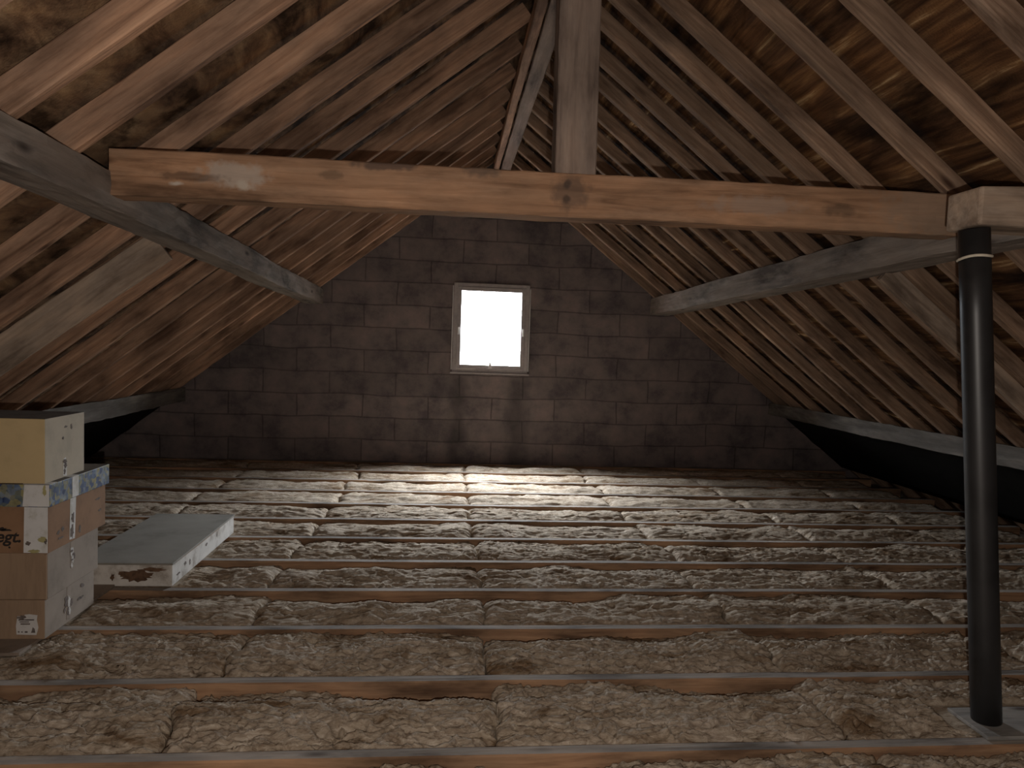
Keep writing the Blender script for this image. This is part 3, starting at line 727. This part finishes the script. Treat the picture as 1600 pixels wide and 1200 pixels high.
z2 = -1.367
e2, h2, d2 = carton('cardboard_box', -1.995, YB + 0.005, 4.165, z2 + 0.001, -1.127, 0.77, 'card', 'card_grey', 'card', 'plain brown cardboard box with a split corner, second from the bottom of the stack')
patches('corner_flap', [[(-0.018, 0.006), (-0.002, 0.004), (-0.001, h2 - 0.006), (-0.014, h2 - 0.004)]], 'y', -0.002, 'card', e2, th=0.004)
patches('tape_strip', [[(0.215, h2 * 0.45), (0.25, h2 * 0.42), (0.255, h2 - 0.004), (0.215, h2 - 0.004)]], 'x', 0, 'card_grey', e2)
patches('tape_tear', [blob(0.228, 0.18, 0.014, 0.030, 12), blob(0.236, 0.14, 0.010, 0.022, 14), blob(0.226, 0.105, 0.008, 0.015, 15)], 'x', 0.0012, 'paper', e2)
patches('scuff_mark', [blob(0.222, 0.185, 0.012, 0.006, 17), blob(0.24, 0.165, 0.012, 0.007, 18), blob(0.228, 0.135, 0.014, 0.005, 19), blob(0.25, 0.15, 0.005, 0.012, 20)], 'x', 0.0026, 'fade', e2)

z3 = -1.127
e3, h3, d3 = carton('lidded_box', -1.988, YB, 4.235, z3 + 0.001, -0.885, 0.76, 'card_dark', 'card_dark', 'card_dark', 'brown box with a blue and yellow floral lid and white tape, third up the stack')
hl = 0.113
lid = box('lid', -0.775, 0.012, -0.010, d3 + 0.02, h3 - 0.002, h3 + hl, ['floral', 'dark_lid'], e3, 0.003)
for pf in lid.data.polygons:
    if pf.normal.z > 0.8: pf.material_index = 1
lid['label'] = 'blue and yellow floral patterned lid'
patches('tape_strip', [[(-0.115, h3 + 0.002), (0.0105, h3 + 0.002), (0.0105, h3 + hl - 0.001), (-0.107, h3 + hl - 0.001)]], 'y', -0.011, 'tape', e3, 'wide white tape over the lid')
patches('tape_strip', [[(-0.117, 0.004), (-0.002, 0.003), (-0.001, h3 - 0.004), (-0.113, h3 - 0.004)]], 'y', -0.001, 'tape', e3, 'wide white tape on the corner')
patches('tape_strip', [rct(0.20, 0.262, h3 + 0.002, h3 + hl - 0.001)], 'x', 0.0125, 'tape', e3, 'white tape down the side of the lid')
patches('tape_strip', [[(0.195, 0.016), (0.248, 0.010), (0.260, h3 - 0.004), (0.203, h3 - 0.004)]], 'x', 0.0005, 'tape', e3, 'white tape down the side')
box('tape_strip', -0.12, 0.010, 0.0, 0.06, h3 + hl, h3 + hl + 0.0015, 'tape', e3)
box('tape_strip', -0.12, 0.012, 0.200, 0.262, h3 + hl, h3 + hl + 0.0015, 'tape', e3)
patches('stain', [blob(0.228, 0.13, 0.014, 0.028, 31), blob(0.22, 0.055, 0.015, 0.035, 32)], 'x', 0.002, 'fade', e3)
patches('stain', [blob(-0.095, 0.052, 0.012, 0.009, 33), blob(-0.012, 0.062, 0.008, 0.012, 34)], 'y', -0.0022, 'fade', e3)
patches('tape_mark', [blob(-0.06, 0.014, 0.025, 0.008, 35), blob(-0.025, 0.075, 0.018, 0.012, 36), blob(-0.012, h3 + hl - 0.03, 0.008, 0.025, 37)], 'y', -0.012 + 0.0, plain('yellow_mark', (0.42, 0.38, 0.18), 0.6), e3)
text_mesh('handwriting', 'cegt.', 0.085, 'ink', e3, (-0.29, -0.0015, 0.058), (math.pi / 2, 0, 0), shear=0.25)
patches('ink_smudge', [blob(-0.22, 0.125, 0.022, 0.007, 40), blob(-0.20, 0.118, 0.03, 0.005, 41), blob(-0.185, 0.03, 0.006, 0.005, 42), blob(-0.28, 0.128, 0.02, 0.008, 43)], 'y', 0, 'ink', e3)
patches('ink_smudge', [blob(0.09, 0.085, 0.012, 0.012, 44), blob(0.13, 0.095, 0.014, 0.014, 45), blob(0.11, 0.05, 0.025, 0.005, 46), blob(0.30, 0.05, 0.012, 0.02, 47), blob(0.50, 0.17, 0.03, 0.006, 48), blob(0.52, 0.10, 0.02, 0.006, 49)], 'x', 0, 'fade', e3)

z4 = z3 + 0.001 + h3 + hl + 0.002
e4, h4, d4 = carton('cream_box', -2.005, YB + 0.002, 4.03, z4, -0.442, 0.70, 'cream', 'cream_side', 'dark_lid', 'pale cream cardboard box on top of the stack, just under the low left purlin')
patches('tape_strip', [[(0.165, 0.01), (0.20, 0.004), (0.20, 0.075), (0.19, 0.105), (0.17, 0.10)]], 'x', 0, 'tape', e4)
patches('scuff_mark', [blob(0.182, 0.085, 0.016, 0.010, 51), blob(0.186, 0.06, 0.014, 0.015, 52), blob(0.178, 0.03, 0.008, 0.014, 53)], 'x', 0.0012, 'fade', e4)
patches('scuff_mark', [blob(0.165, 0.21, 0.008, 0.007, 55), blob(0.19, 0.268, 0.014, 0.005, 56), blob(0.245, 0.262, 0.009, 0.012, 57)], 'x', 0, 'fade', e4)

# ------------------------------------------------------------------ long white box lying across the joists
fb = empty('flat_box', (-1.695, 4.47, ZF + 0.001), (0, 0, 0)); tag(fb, 'long flat white box with a brown stain lying on the joists beside the box stack', 'box')
bw, bl, bh = 0.60, 1.26, 0.150
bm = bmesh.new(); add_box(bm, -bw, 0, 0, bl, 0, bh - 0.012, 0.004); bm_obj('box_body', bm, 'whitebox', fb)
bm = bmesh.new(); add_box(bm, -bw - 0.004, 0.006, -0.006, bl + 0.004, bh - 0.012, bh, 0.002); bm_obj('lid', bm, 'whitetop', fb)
patches('stain', [blob(-0.22, 0.07, 0.10, 0.034, 61, 30, 0.3)+[], blob(-0.12, 0.108, 0.07, 0.013, 62), blob(-0.36, 0.06, 0.012, 0.02, 63)], 'y', 0, 'stain', fb, 'brown stain')
patches('scuff_mark', [blob(0.10, 0.05, 0.03, 0.007, 65), blob(0.22, 0.08, 0.02, 0.012, 66), blob(0.30, 0.06, 0.012, 0.02, 67), blob(0.62, 0.09, 0.02, 0.01, 68), blob(0.85, 0.1, 0.006, 0.02, 69)], 'x', 0, 'fade', fb)
patches('edge_tear', [[(0.02, bh - 0.016), (0.5, bh - 0.02), (0.9, bh - 0.018), (1.2, bh - 0.014), (0.9, bh - 0.010), (0.3, bh - 0.011)]], 'x', 0.0, 'card', fb)
print('objects', len(bpy.data.objects))
